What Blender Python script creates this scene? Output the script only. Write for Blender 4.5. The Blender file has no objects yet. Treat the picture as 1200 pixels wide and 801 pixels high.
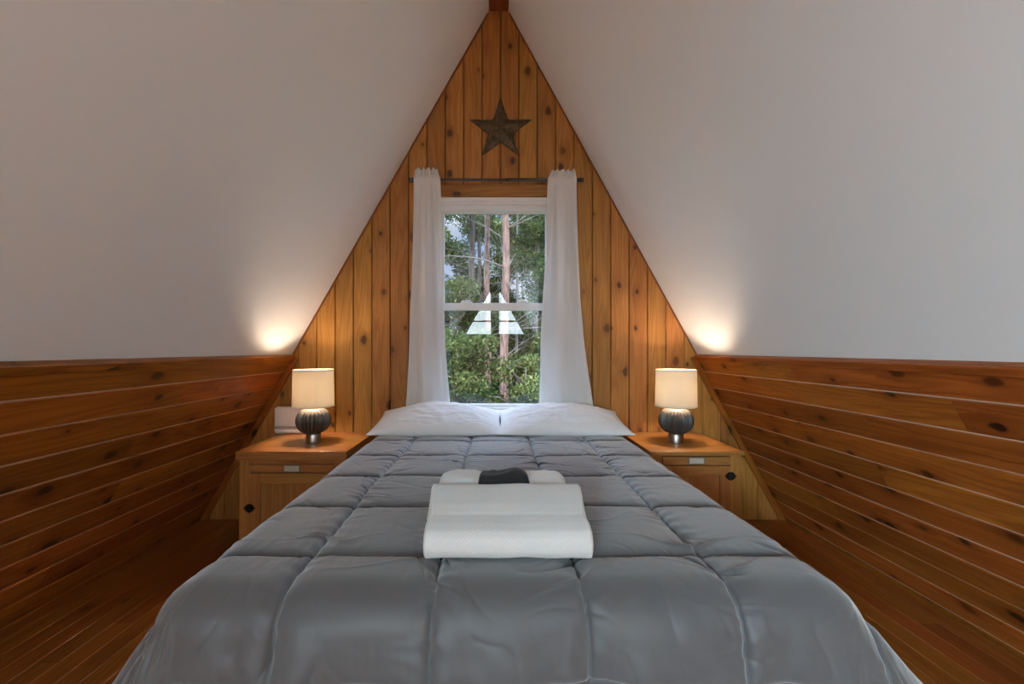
import bpy, bmesh, math, random
import numpy as np
from mathutils import Vector, Matrix, noise

random.seed(7)
rng = np.random.default_rng(11)
S = bpy.context.scene
COL = S.collection

# ------------------------------------------------------------------ set-out
F = 490.0                 # focal length in pixels of the 1200 px wide frame
WY = 2.98                 # distance of the gable wall from the camera
HC = 1.212                # camera height
REAR = -6.0               # far end of the room behind the camera
KNEE = 1.175              # top of the wood cladding on the slopes
def xl(z): return -1.420 + .572*(z-HC)      # left slope
def xr(z): return 1.418 - .549*(z-HC)       # right slope
APEX_Z = 3.743
APEX_X = xl(APEX_Z)

# ------------------------------------------------------------------ object helpers
def tag(o, label=None, cat=None, group=None, kind=None):
    if label: o['label'] = label
    if cat: o['category'] = cat
    if group: o['group'] = group
    if kind: o['kind'] = kind
    return o

def empty(name, loc=(0,0,0), rz=0):
    o = bpy.data.objects.new(name, None)
    COL.objects.link(o)
    o.location = loc; o.rotation_euler = (0,0,rz)
    o.empty_display_size = .1
    return o

def link(name, me, mat=None, parent=None, smooth=False):
    o = bpy.data.objects.new(name, me)
    COL.objects.link(o)
    if mat is not None:
        for m in (mat if isinstance(mat, (list, tuple)) else [mat]): me.materials.append(m)
    if parent is not None: o.parent = parent
    if smooth:
        for p in me.polygons: p.use_smooth = True
    return o

def from_bm(name, bm, mat, parent=None, smooth=False, angle=None):
    me = bpy.data.meshes.new(name)
    bmesh.ops.recalc_face_normals(bm, faces=bm.faces[:])
    bm.to_mesh(me); bm.free()
    o = link(name, me, mat, parent, smooth)
    if angle is not None: auto_smooth(me, angle)
    return o

def auto_smooth(me, deg=35):
    bm = bmesh.new(); bm.from_mesh(me)
    lim = math.radians(deg)
    for f in bm.faces: f.smooth = True
    for e in bm.edges:
        e.smooth = not (len(e.link_faces) == 2 and e.calc_face_angle(0) > lim)
    bm.to_mesh(me); bm.free()

def copy_tree(o, parent=None):
    c = o.copy(); COL.objects.link(c)
    if parent is not None:
        c.parent = parent
    for ch in list(o.children): copy_tree(ch, c)
    return c

def bx(bm, c, s, bev=0.0, rot=None, seg=2):
    """box with centre c and size s, edges rounded by bev"""
    r = bmesh.ops.create_cube(bm, size=1)
    vs = r['verts']
    bmesh.ops.scale(bm, vec=s, verts=vs)
    if bev > 0:
        es = list({e for v in vs for e in v.link_edges})
        out = bmesh.ops.bevel(bm, geom=es, offset=bev, segments=seg, affect='EDGES', profile=.5)
        vs = list({v for f in out['faces'] for v in f.verts} | {v for v in vs if v.is_valid})
        # all verts of this island
        seen = set(vs); st = list(vs)
        while st:
            v = st.pop()
            for e in v.link_edges:
                w = e.other_vert(v)
                if w not in seen: seen.add(w); st.append(w)
        vs = list(seen)
    if rot is not None: bmesh.ops.rotate(bm, cent=(0,0,0), matrix=rot, verts=vs)
    bmesh.ops.translate(bm, vec=c, verts=vs)
    return vs

def span(bm, a, b, bev=0.0, seg=2):
    c = [(a[i]+b[i])/2 for i in range(3)]; s = [abs(b[i]-a[i]) for i in range(3)]
    return bx(bm, c, s, bev, seg=seg)

def lathe(bm, prof, n=48, ribs=0, amp=0.0, z0=0, z1=1, close=True):
    rings = []
    for (r, z) in prof:
        ring = []
        for k in range(n):
            a = 2*math.pi*k/n
            rr = r
            if ribs and z0 < z < z1:
                w = math.sin(math.pi*(z-z0)/(z1-z0))**.5
                rr = r*(1 + amp*w*(abs(math.cos(a*ribs/2))**.7-.5))
            ring.append(bm.verts.new((rr*math.cos(a), rr*math.sin(a), z)))
        rings.append(ring)
    for i in range(len(rings)-1):
        for k in range(n):
            bm.faces.new((rings[i][k], rings[i][(k+1)%n], rings[i+1][(k+1)%n], rings[i+1][k]))
    if close:
        bm.faces.new(rings[0][::-1]); bm.faces.new(rings[-1])

def tube(bm, pts, rad, n=10, cap=True):
    pts = [Vector(p) for p in pts]
    rings = []
    up = Vector((0.13,0.31,.94))
    for i, p in enumerate(pts):
        d = (pts[min(i+1,len(pts)-1)] - pts[max(i-1,0)]).normalized()
        x = d.cross(up)
        if x.length < 1e-3: x = d.cross(Vector((1,0,0)))
        x.normalize(); y = d.cross(x)
        r = rad[i] if isinstance(rad, (list, tuple)) else rad
        rings.append([bm.verts.new(p + x*(r*math.cos(2*math.pi*k/n)) + y*(r*math.sin(2*math.pi*k/n))) for k in range(n)])
    for i in range(len(rings)-1):
        for k in range(n):
            bm.faces.new((rings[i][k], rings[i][(k+1)%n], rings[i+1][(k+1)%n], rings[i+1][k]))
    if cap:
        bm.faces.new(rings[0][::-1]); bm.faces.new(rings[-1])

def grid_mesh(name, P, mat, parent=None, closed_u=False, smooth=True):
    """P: (n,m,3) array of points -> quads"""
    n, m, _ = P.shape
    idx = np.arange(n*m).reshape(n, m)
    a = idx[:-1,:-1]; b = idx[1:,:-1]; c = idx[1:,1:]; d = idx[:-1,1:]
    q = np.stack([a,b,c,d], -1).reshape(-1,4)
    if closed_u:
        q2 = np.stack([idx[-1,:-1], idx[0,:-1], idx[0,1:], idx[-1,1:]], -1)
        q = np.concatenate([q, q2])
    me = bpy.data.meshes.new(name)
    me.from_pydata(P.reshape(-1,3).tolist(), [], q.tolist())
    me.update()
    return link(name, me, mat, parent, smooth)

def fbm(x, y, z, oct=3):
    return noise.fractal(Vector((x,y,z)), 1.0, 2.0, oct)

# ------------------------------------------------------------------ material helpers
class NT:
    def __init__(s, name):
        s.m = bpy.data.materials.new(name); s.m.use_nodes = True
        s.t = s.m.node_tree; s.t.nodes.clear()
        s.out = s.t.nodes.new('ShaderNodeOutputMaterial')
    def n(s, typ, **kw):
        nd = s.t.nodes.new(typ)
        for k, v in kw.items(): setattr(nd, k, v)
        return nd
    def set(s, sock, v):
        if hasattr(v, 'is_output'): s.t.links.new(v, sock)
        elif v is not None: sock.default_value = v
    def math(s, op, a, b=None, c=None, clamp=False):
        nd = s.n('ShaderNodeMath', operation=op, use_clamp=clamp)
        s.set(nd.inputs[0], a)
        if b is not None: s.set(nd.inputs[1], b)
        if c is not None: s.set(nd.inputs[2], c)
        return nd.outputs[0]
    def comb(s, x, y, z=0.0):
        nd = s.n('ShaderNodeCombineXYZ')
        for i, v in enumerate((x,y,z)): s.set(nd.inputs[i], v)
        return nd.outputs[0]
    def sep(s, v):
        nd = s.n('ShaderNodeSeparateXYZ'); s.set(nd.inputs[0], v); return nd.outputs
    def noise(s, vec, scale=1, detail=3, rough=.5, dist=0):
        nd = s.n('ShaderNodeTexNoise')
        if vec is not None: s.set(nd.inputs['Vector'], vec)
        nd.inputs['Scale'].default_value = scale; nd.inputs['Detail'].default_value = detail
        nd.inputs['Roughness'].default_value = rough; nd.inputs['Distortion'].default_value = dist
        return nd.outputs['Fac']
    def ramp(s, f, stops):
        nd = s.n('ShaderNodeValToRGB'); s.set(nd.inputs[0], f)
        e = nd.color_ramp.elements
        while len(e) < len(stops): e.new(.5)
        for el, (p, c) in zip(e, stops): el.position = p; el.color = (*c, 1) if len(c) == 3 else c
        return nd.outputs[0]
    def mix(s, f, a, b, mode='MIX'):
        nd = s.n('ShaderNodeMix', data_type='RGBA', blend_type=mode)
        s.set(nd.inputs[0], f)
        for k, v in ((6,a),(7,b)):
            s.set(nd.inputs[k], (*v,1) if isinstance(v, tuple) and len(v)==3 else v)
        return nd.outputs[2]
    def bump(s, h, strength=.3, dist=.002, normal=None):
        nd = s.n('ShaderNodeBump'); s.set(nd.inputs['Height'], h)
        nd.inputs['Strength'].default_value = strength; nd.inputs['Distance'].default_value = dist
        if normal is not None: s.set(nd.inputs['Normal'], normal)
        return nd.outputs[0]
    def bsdf(s, color, rough=.5, metal=0, normal=None, **kw):
        nd = s.n('ShaderNodeBsdfPrincipled')
        s.set(nd.inputs['Base Color'], (*color,1) if isinstance(color, tuple) and len(color)==3 else color)
        s.set(nd.inputs['Roughness'], rough); s.set(nd.inputs['Metallic'], metal)
        if normal is not None: s.set(nd.inputs['Normal'], normal)
        for k, v in kw.items(): s.set(nd.inputs[k.replace('_',' ')], v)
        return nd.outputs[0]
    def done(s, sh):
        s.t.links.new(sh, s.out.inputs[0]); return s.m
    def obj(s):
        return s.n('ShaderNodeTexCoord').outputs['Object']

def simple(name, color, rough=.5, metal=0, nscale=40, namp=.12, bump=.0, **kw):
    t = NT(name); f = t.noise(t.obj(), nscale, 4)
    a = tuple(c*(1-namp) for c in color); b = tuple(min(1,c*(1+namp)) for c in color)
    col = t.mix(f, a, b)
    nrm = t.bump(f, bump, .002) if bump else None
    return t.done(t.bsdf(col, rough, metal, nrm, **kw))

def wood(name, light, dark, knot, rough=.38, var=.3, knots=.55, coat=.0, spec=.4):
    t = NT(name)
    u, v, _ = t.sep(t.n('ShaderNodeUVMap', uv_map='UVMap').outputs[0])
    b = t.n('ShaderNodeAttribute', attribute_name='board').outputs['Fac']
    KU, KV = 6.6, 3.3
    q = t.comb(t.math('MULTIPLY_ADD', u, KU, t.math('MULTIPLY', b, 317.0)),
               t.math('MULTIPLY_ADD', v, KV, t.math('MULTIPLY', b, 573.0)), 0)
    vo = t.n('ShaderNodeTexVoronoi', voronoi_dimensions='2D', feature='F1')
    t.set(vo.inputs['Vector'], q); vo.inputs['Scale'].default_value = 1; vo.inputs['Randomness'].default_value = 1
    sub = t.n('ShaderNodeVectorMath', operation='SUBTRACT')
    t.set(sub.inputs[0], q); t.set(sub.inputs[1], vo.outputs['Position'])
    dx, dy, _ = t.sep(sub.outputs[0])
    dx = t.math('DIVIDE', dx, KU); dy = t.math('DIVIDE', dy, KV)
    wob = t.noise(t.comb(t.math('MULTIPLY', u, 55.), t.math('MULTIPLY', v, 40.), b), 1, 2)
    r = t.math('SQRT', t.math('ADD', t.math('MULTIPLY', dx, dx), t.math('MULTIPLY', t.math('MULTIPLY', dy, dy), .45)))
    r = t.math('MULTIPLY', r, t.math('MULTIPLY_ADD', wob, .9, .55))
    cr, cg, cb = t.sep(vo.outputs['Color'])
    mr = t.n('ShaderNodeMapRange'); t.set(mr.inputs[0], cr)
    mr.inputs[1].default_value = 1-knots; mr.inputs[2].default_value = 1
    mr.inputs[3].default_value = .003; mr.inputs[4].default_value = .024
    rad = mr.outputs[0]
    has = t.math('GREATER_THAN', cr, 1-knots+.04)
    g = t.math('DIVIDE', 1.0, t.math('ADD', 1.0, t.math('POWER', t.math('DIVIDE', r, t.math('MULTIPLY_ADD', rad, 1.7, .004)), 2.0)))
    g = t.math('MULTIPLY', g, has)
    u2 = t.math('SUBTRACT', u, t.math('MULTIPLY', t.math('MULTIPLY', dx, g), .92))
    off = t.math('MULTIPLY', b, 91.0)
    low = t.noise(t.comb(t.math('MULTIPLY', u2, 9.), t.math('MULTIPLY', v, .55), off), 1, 2, .4, .3)
    ring = t.math('POWER', t.math('ABSOLUTE', t.math('SINE', t.math('MULTIPLY', low, 42.0))), 2.2)
    n1 = t.noise(t.comb(t.math('MULTIPLY', u2, 26.), t.math('MULTIPLY', v, .9), off), 1, 4, .55, .2)
    n2 = t.noise(t.comb(t.math('MULTIPLY', u2, 190.), t.math('MULTIPLY', v, 4.5), off), 1, 3)
    f = t.math('ADD', t.math('MULTIPLY', ring, .30), t.math('ADD', t.math('MULTIPLY', n1, .55), t.math('MULTIPLY', n2, .25)))
    f = t.math('MULTIPLY_ADD', f, 1.35, -.32, clamp=True)
    col = t.mix(f, light, dark)
    # knots: reddish halo, dark core
    halo = t.math('MULTIPLY', g, .75)
    col = t.mix(halo, col, tuple((d*.75+k*.25) for d, k in zip(dark, knot)))
    km = t.math('DIVIDE', t.math('SUBTRACT', t.math('MULTIPLY', rad, 1.15), r), t.math('MULTIPLY_ADD', rad, .45, .0006), clamp=True)
    km = t.math('MULTIPLY', km, has)
    col = t.mix(t.math('MULTIPLY', km, t.math('MULTIPLY_ADD', cg, .45, .5)), col, knot)
    # board to board tone
    wn = t.n('ShaderNodeTexWhiteNoise', noise_dimensions='1D'); t.set(wn.inputs['W'], t.math('MULTIPLY', b, 777.7))
    hs = t.n('ShaderNodeHueSaturation')
    t.set(hs.inputs['Color'], col)
    t.set(hs.inputs['Value'], t.math('MULTIPLY_ADD', wn.outputs['Value'], var, 1-var*.5))
    wr, wg, wb = t.sep(wn.outputs['Color'])
    t.set(hs.inputs['Hue'], t.math('MULTIPLY_ADD', wg, .016, .492))
    nrm = t.bump(t.math('ADD', n2, t.math('MULTIPLY', ring, .5)), .12, .001)
    rg = t.math('MULTIPLY_ADD', n1, .18, rough-.09)
    kw = dict(Specular_IOR_Level=spec)
    if coat: kw.update(Coat_Weight=coat, Coat_Roughness=.18)
    return t.done(t.bsdf(hs.outputs[0], rg, 0, nrm, **kw))

M = {}
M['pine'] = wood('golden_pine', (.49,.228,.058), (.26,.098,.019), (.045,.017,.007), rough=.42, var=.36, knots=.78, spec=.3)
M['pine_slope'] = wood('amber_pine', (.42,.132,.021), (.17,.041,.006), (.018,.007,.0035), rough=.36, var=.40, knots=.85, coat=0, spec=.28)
M['floor'] = wood('floor_pine', (.33,.105,.018), (.16,.042,.007), (.03,.01,.004), rough=.32, var=.28, knots=.15, coat=.2)
M['cabinet'] = wood('cabinet_pine', (.43,.19,.052), (.27,.10,.024), (.08,.03,.01), rough=.36, var=.12, knots=.06, coat=.1)
M['tongue'] = wood('unstained_tongue', (.72,.55,.42), (.55,.38,.27), (.2,.1,.05), rough=.5, var=.1, knots=.1)
M['beam'] = wood('beam_wood', (.24,.075,.018), (.13,.036,.009), (.05,.015,.006), rough=.4, var=.1, knots=.15)

def paint(name, c, rough=.6, nb=.05):
    t = NT(name); co = t.obj()
    f = t.noise(co, 180, 3)
    col = t.mix(t.noise(co, 1.2, 2), tuple(x*.985 for x in c), c)
    return t.done(t.bsdf(col, rough, 0, t.bump(f, nb, .001)))
M['ceiling'] = paint('ceiling_paint', (.80,.815,.825), .75)
M['white_trim'] = paint('white_vinyl', (.80,.80,.79), .35, .0)
M['shell'] = simple('exterior_shell', (.20,.16,.12), .8)

def cloth(name, c, scale=900, rough=.9, trans=0, sheen=.2, wr=.0, spec=.2):
    t = NT(name); co = t.obj()
    f = t.noise(co, scale, 2); g = t.noise(co, 14, 4)
    h = t.math('ADD', t.math('MULTIPLY', f, .15), t.math('MULTIPLY', g, wr))
    col = t.mix(g, tuple(x*.94 for x in c), c)
    sh = t.bsdf(col, rough, 0, t.bump(h, .35, .004), Sheen_Weight=sheen, Specular_IOR_Level=spec)
    if trans:
        tr = t.n('ShaderNodeBsdfTranslucent'); t.set(tr.inputs[0], (*c,1))
        mx = t.n('ShaderNodeMixShader'); mx.inputs[0].default_value = trans
        t.t.links.new(sh, mx.inputs[1]); t.t.links.new(tr.outputs[0], mx.inputs[2]); sh = mx.outputs[0]
    return t.done(sh)
M['comforter'] = cloth('grey_comforter', (.074,.0745,.079), 700, .55, 0, .55, 1.2, spec=.5)
M['sheet'] = cloth('white_sheet', (.78,.78,.79), 900, .85, 0, .1, .6)
M['curtain'] = cloth('white_curtain', (.86,.86,.86), 700, .9, .35, .1, .3)
M['towel'] = cloth('white_towel', (.60,.595,.585), 420, .95, 0, .5, .4)
M['dark_cloth'] = cloth('charcoal_cloth', (.020,.020,.021), 420, .95, 0, .12, 1.4)
M['shade'] = cloth('linen_shade', (.76,.70,.58), 600, .9, .30, .1, .2)
M['ticking'] = cloth('mattress_ticking', (.7,.7,.7), 500, .9)

def ceramic():
    t = NT('bronze_ribbed_ceramic'); co = t.obj()
    f = t.noise(co, 60, 4)
    col = t.mix(f, (.045,.042,.042), (.095,.088,.082))
    return t.done(t.bsdf(col, .38, .35, t.bump(f, .1, .001)))
M['ceramic'] = ceramic()
M['nickel'] = simple('brushed_nickel', (.48,.46,.43), .32, 1.0, 120, .08)
M['black_metal'] = simple('black_iron', (.018,.017,.016), .45, .6, 90, .2)
M['antique'] = simple('antique_brass', (.30,.24,.15), .4, .8, 90, .25)
M['paper'] = simple('card_paper', (.50,.46,.38), .8, 0, 300, .25)
M['rod'] = simple('gunmetal_rod', (.085,.08,.078), .32, .8, 90, .1)
M['plastic'] = simple('white_plastic', (.86,.84,.80), .4, 0, 60, .03)
M['grey_plastic'] = simple('grey_plastic', (.35,.34,.32), .5, 0, 60, .05)

def rusty():
    t = NT('aged_star_metal'); co = t.obj()
    f = t.noise(co, 28, 5, .65); g = t.noise(co, 120, 3)
    col = t.ramp(f, [(.3,(.034,.024,.014)), (.5,(.105,.070,.036)), (.7,(.20,.135,.065))])
    return t.done(t.bsdf(col, t.math('MULTIPLY_ADD', g, .3, .35), .25, t.bump(t.math('ADD', f, g), .5, .003)))
M['star'] = rusty()

def bulb():
    t = NT('lit_bulb'); e = t.n('ShaderNodeEmission')
    bb = t.n('ShaderNodeBlackbody'); bb.inputs[0].default_value = 4700
    t.t.links.new(bb.outputs[0], e.inputs[0]); e.inputs[1].default_value = BULB
    return t.done(e.outputs[0])
BULB = 205.0
M['bulb'] = bulb()

def glass():
    t = NT('window_glass')
    fr = t.n('ShaderNodeFresnel'); fr.inputs['IOR'].default_value = 1.5
    fac = t.math('MULTIPLY', fr.outputs[0], 1.7, clamp=True)
    tr = t.n('ShaderNodeBsdfTransparent'); tr.inputs[0].default_value = (.95,.97,.96,1)
    gl = t.n('ShaderNodeBsdfGlossy'); gl.inputs['Roughness'].default_value = 0.0
    mx = t.n('ShaderNodeMixShader'); t.set(mx.inputs[0], fac)
    t.t.links.new(tr.outputs[0], mx.inputs[1]); t.t.links.new(gl.outputs[0], mx.inputs[2])
    return t.done(mx.outputs[0])
M['glass'] = glass()

def bark(name, a, b, sc=1.0):
    t = NT(name); co = t.obj()
    x, y, z = t.sep(co)
    f = t.noise(t.comb(t.math('MULTIPLY', x, 22*sc), t.math('MULTIPLY', y, 22*sc), t.math('MULTIPLY', z, 3.5*sc)), 1, 4, .6)
    col = t.ramp(f, [(.32, a), (.62, b)])
    return t.done(t.bsdf(col, .9, 0, t.bump(f, .8, .03)))
M['bark_red'] = bark('pine_bark', (.07,.042,.032), (.30,.185,.14))
M['bark_dark'] = bark('dark_bark', (.035,.027,.022), (.15,.115,.09))
M['bark_grey'] = bark('dead_branch_bark', (.07,.06,.05), (.27,.24,.20), 2)

def leaf(name, a, b, c):
    t = NT(name)
    wn = t.n('ShaderNodeAttribute', attribute_name='tone').outputs['Fac']
    col = t.ramp(wn, [(0.0, a), (.55, b), (1.0, c)])
    d = t.n('ShaderNodeBsdfDiffuse'); t.set(d.inputs[0], col)
    tr = t.n('ShaderNodeBsdfTranslucent'); t.set(tr.inputs[0], col)
    mx = t.n('ShaderNodeMixShader'); mx.inputs[0].default_value = .3
    t.t.links.new(d.outputs[0], mx.inputs[1]); t.t.links.new(tr.outputs[0], mx.inputs[2])
    return t.done(mx.outputs[0])
M['leaf'] = leaf('leaf_green', (.032,.055,.018), (.085,.118,.036), (.24,.26,.10))
M['leaf_dark'] = leaf('leaf_dark_green', (.022,.040,.018), (.055,.080,.033), (.15,.18,.08))
M['needle'] = leaf('pine_needle', (.032,.055,.026), (.085,.115,.05), (.22,.25,.12))
M['ground'] = simple('forest_floor', (.075,.082,.035), .95, 0, 3, .5)

# ------------------------------------------------------------------ boards
class Boards:
    """planks: bevelled profile swept along `a`; front face lies in the plane of `o` facing `n`."""
    def __init__(s):
        s.bm = bmesh.new()
        s.uv = s.bm.loops.layers.uv.new('UVMap')
        s.id = s.bm.faces.layers.float.new('board')
    def add(s, o, a, c, n, L, W, T=.02, bev=.005, bevs=None, mi=0, deep=1):
        o, a, c, n = map(Vector, (o,a,c,n))
        b0, b1 = bevs if bevs else (bev, bev)
        dp = deep
        prof = [(0,-T),(0,-b0*dp),(b0,0),(W-b1,0),(W,-b1*dp),(W,-T)]
        if b0 == 0: prof.remove((0,-b0)) if (0,-b0) in prof else None
        bid = random.random(); off = random.uniform(0, 40)
        r0 = [s.bm.verts.new(o + c*p + n*q) for p, q in prof]
        r1 = [s.bm.verts.new(o + a*L + c*p + n*q) for p, q in prof]
        k = len(prof); fs = []
        for i in range(k):
            j = (i+1) % k
            fs.append(s.bm.faces.new((r0[i], r0[j], r1[j], r1[i])))
        fs.append(s.bm.faces.new(r0[::-1])); fs.append(s.bm.faces.new(r1))
        for f in fs:
            f[s.id] = bid; f.material_index = mi
            for lp in f.loops:
                d = lp.vert.co - o
                nn = abs(f.normal.dot(n)) if f.normal.length else 1
                lp[s.uv].uv = (d.dot(c) - d.dot(n)*.5, d.dot(a) + off)
        return fs
    def cut(s, co, no):
        g = s.bm.verts[:] + s.bm.edges[:] + s.bm.faces[:]
        bmesh.ops.bisect_plane(s.bm, geom=g, dist=1e-5, plane_co=co, plane_no=no, clear_outer=True)
    def raw(s, verts, faces, mat_index=0):
        vs = [s.bm.verts.new(v) for v in verts]
        for f in faces:
            ff = s.bm.faces.new([vs[i] for i in f]); ff.material_index = mat_index
            for lp in ff.loops: lp[s.uv].uv = (lp.vert.co.x, lp.vert.co.z)
    def done(s, name, mats, parent=None):
        bmesh.ops.recalc_face_normals(s.bm, faces=s.bm.faces[:])
        me = bpy.data.meshes.new(name); s.bm.to_mesh(me); s.bm.free()
        return link(name, me, mats, parent)

X, Y, Z = Vector((1,0,0)), Vector((0,1,0)), Vector((0,0,1))
NL = Vector((1,0,-.572)).normalized(); TL = Vector((.572,0,1)).normalized()
NR = Vector((-1,0,-.549)).normalized(); TR = Vector((-.549,0,1)).normalized()

# gable wall -----------------------------------------------------------------
WIN_X, WIN_B, WIN_T = .435, .775, 2.292
b = Boards()
PITCH = .131
k = -18
while True:
    x0 = .04 + PITCH*k; x1 = x0 + PITCH
    k += 1
    if x1 < -2.2: continue
    if x0 > 2.2: break
    def col(xa, xb, za, zb, bl=.0055, br=.0055):
        b.add((xa, WY, za), Z, X, -Y, zb-za, xb-xa-.0012, .02, bevs=(bl, br), deep=2.2)
    if x1 <= -WIN_X or x0 >= WIN_X:
        col(x0, x1, 0, 3.9)
    else:
        col(x0, x1, 0, WIN_B); col(x0, x1, WIN_T, 3.9)
        if x0 < -WIN_X: col(x0, -WIN_X, WIN_B, WIN_T, br=.001)
        if x1 > WIN_X: col(WIN_X, x1, WIN_B, WIN_T, bl=.001)
b.cut(Vector((xl(0),0,0)), -NL); b.cut(Vector((xr(0),0,0)), -NR)
# solid wall behind the boards
def prism(pts, y0, y1, mi):
    n = len(pts)
    vs = [(p[0], y0, p[1]) for p in pts] + [(p[0], y1, p[1]) for p in pts]
    fs = [list(range(n))[::-1], list(range(n, 2*n))] + [[i, (i+1)%n, (i+1)%n+n, i+n] for i in range(n)]
    b.raw(vs, fs, mi)
y0, y1 = WY+.0195, WY+.14
w = WIN_X
prism([(xl(0),0),(-w,0),(-w,2.97),(xl(2.97),2.97)], y0, y1, 1) if False else None
zc = 2.97 if False else None
zl = HC + (-w+1.420)/.572; zr = HC + (1.418-w)/.549
prism([(xl(0),0),(-w,0),(-w,zl)], y0, y1, 1)
prism([(w,0),(xr(0),0),(w,zr)], y0, y1, 1)
prism([(-w,0),(w,0),(w,WIN_B),(-w,WIN_B)], y0, y1, 1)
prism([(-w,WIN_T),(w,WIN_T),(w,zr),(APEX_X,APEX_Z),(-w,zl)], y0, y1, 1)
wb = tag(b.done('wall_back', [M['pine'], M['shell']]), kind='structure')

# cladding of the lower slopes ------------------------------------------------
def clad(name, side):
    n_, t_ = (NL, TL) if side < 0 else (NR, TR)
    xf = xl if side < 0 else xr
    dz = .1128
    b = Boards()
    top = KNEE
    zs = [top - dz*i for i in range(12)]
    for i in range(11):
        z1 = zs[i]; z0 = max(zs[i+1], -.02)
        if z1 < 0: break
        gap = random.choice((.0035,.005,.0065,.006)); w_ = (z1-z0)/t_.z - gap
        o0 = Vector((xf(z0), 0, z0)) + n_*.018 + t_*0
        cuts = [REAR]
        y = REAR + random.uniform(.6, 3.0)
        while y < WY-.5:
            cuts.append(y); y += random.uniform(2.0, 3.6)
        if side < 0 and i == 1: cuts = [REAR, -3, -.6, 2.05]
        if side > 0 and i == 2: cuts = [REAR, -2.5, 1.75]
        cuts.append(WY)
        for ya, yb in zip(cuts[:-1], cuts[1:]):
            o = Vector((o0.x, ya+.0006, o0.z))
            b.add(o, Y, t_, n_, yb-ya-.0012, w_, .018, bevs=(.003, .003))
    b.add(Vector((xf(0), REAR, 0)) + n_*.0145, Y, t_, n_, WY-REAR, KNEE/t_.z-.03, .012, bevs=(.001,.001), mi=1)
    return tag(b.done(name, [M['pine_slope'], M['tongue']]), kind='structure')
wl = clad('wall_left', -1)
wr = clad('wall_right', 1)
# cap strips on top of the cladding
for nm, n_, t_, xf in (('trim_1', NL, TL, xl), ('trim_2', NR, TR, xr)):
    b = Boards()
    o = Vector((xf(KNEE-.028), REAR, KNEE-.028)) + n_*.030
    b.add(o, Y, t_, n_, WY-REAR, .034, .030, bevs=(.003,.004))
    tag(b.done(nm, M['pine_slope']), kind='structure')
# sloping trim strips on the gable along the cladding
for nm, n_, t_, xf in (('trim_3', NL, TL, xl), ('trim_4', NR, TR, xr)):
    b = Boards()
    o = Vector((xf(0), WY-.016, 0)) + n_*.018
    b.add(o, t_, n_, -Y, KNEE/t_.z, .038, .016, bevs=(.003,.003))
    b.cut(Vector((0,0,0)), -Z)
    tag(b.done(nm, M['pine_slope']), kind='structure')
# thin dark wooden strip on the gable along the white slopes
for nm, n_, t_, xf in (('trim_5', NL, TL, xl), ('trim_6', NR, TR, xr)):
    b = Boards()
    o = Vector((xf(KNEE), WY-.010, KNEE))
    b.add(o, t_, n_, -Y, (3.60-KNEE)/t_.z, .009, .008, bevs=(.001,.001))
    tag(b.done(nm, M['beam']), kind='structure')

# floor -----------------------------------------------------------------------
b = Boards()
x = -2.4
while x < 2.4:
    y = REAR
    cuts = [REAR]; y = REAR + random.uniform(.5, 3)
    while y < WY-.3: cuts.append(y); y += random.uniform(1.6, 3.4)
    cuts.append(WY+.02)
    for ya, yb in zip(cuts[:-1], cuts[1:]):
        b.add((x, ya, 0), Y, X, Z, yb-ya-.001, .0885, .02, bevs=(.0012,.0012))
    x += .089
b.raw([(-2.6,REAR-.1,-.16),(2.6,REAR-.1,-.16),(2.6,WY+.14,-.16),(-2.6,WY+.14,-.16),
       (-2.6,REAR-.1,-.0195),(2.6,REAR-.1,-.0195),(2.6,WY+.14,-.0195),(-2.6,WY+.14,-.0195)],
      [(3,2,1,0),(4,5,6,7),(0,1,5,4),(1,2,6,5),(2,3,7,6),(3,0,4,7)], 1)
tag(b.done('floor', [M['floor'], M['shell']]), kind='structure')

# white slopes, each with a roof window added for light, behind the camera -----------------------
SKY_Y = (-4.7, -2.5); SKY_Z = (1.22, 1.78)
def slope(name, n_, t_, xf):
    bm = bmesh.new()
    def slab(ya, yb, za, zb, th=.16):
        p = [Vector((xf(z), y, z)) for z, y in ((za,ya),(za,yb),(zb,yb),(zb,ya))]
        q = [v - n_*th for v in p]
        vs = [bm.verts.new(v) for v in p+q]
        for f in ((0,1,2,3),(7,6,5,4),(0,4,5,1),(1,5,6,2),(2,6,7,3),(3,7,4,0)):
            bm.faces.new([vs[i] for i in f])
    zt = APEX_Z
    slab(REAR-.1, SKY_Y[0], -.15, zt); slab(SKY_Y[1], WY+.14, -.15, zt)
    slab(SKY_Y[0], SKY_Y[1], -.15, SKY_Z[0]); slab(SKY_Y[0], SKY_Y[1], SKY_Z[1], zt)
    return tag(from_bm(name, bm, M['ceiling']), kind='structure')
slope('ceiling_left', NL, TL, xl)
slope('ceiling_right', NR, TR, xr)

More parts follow.
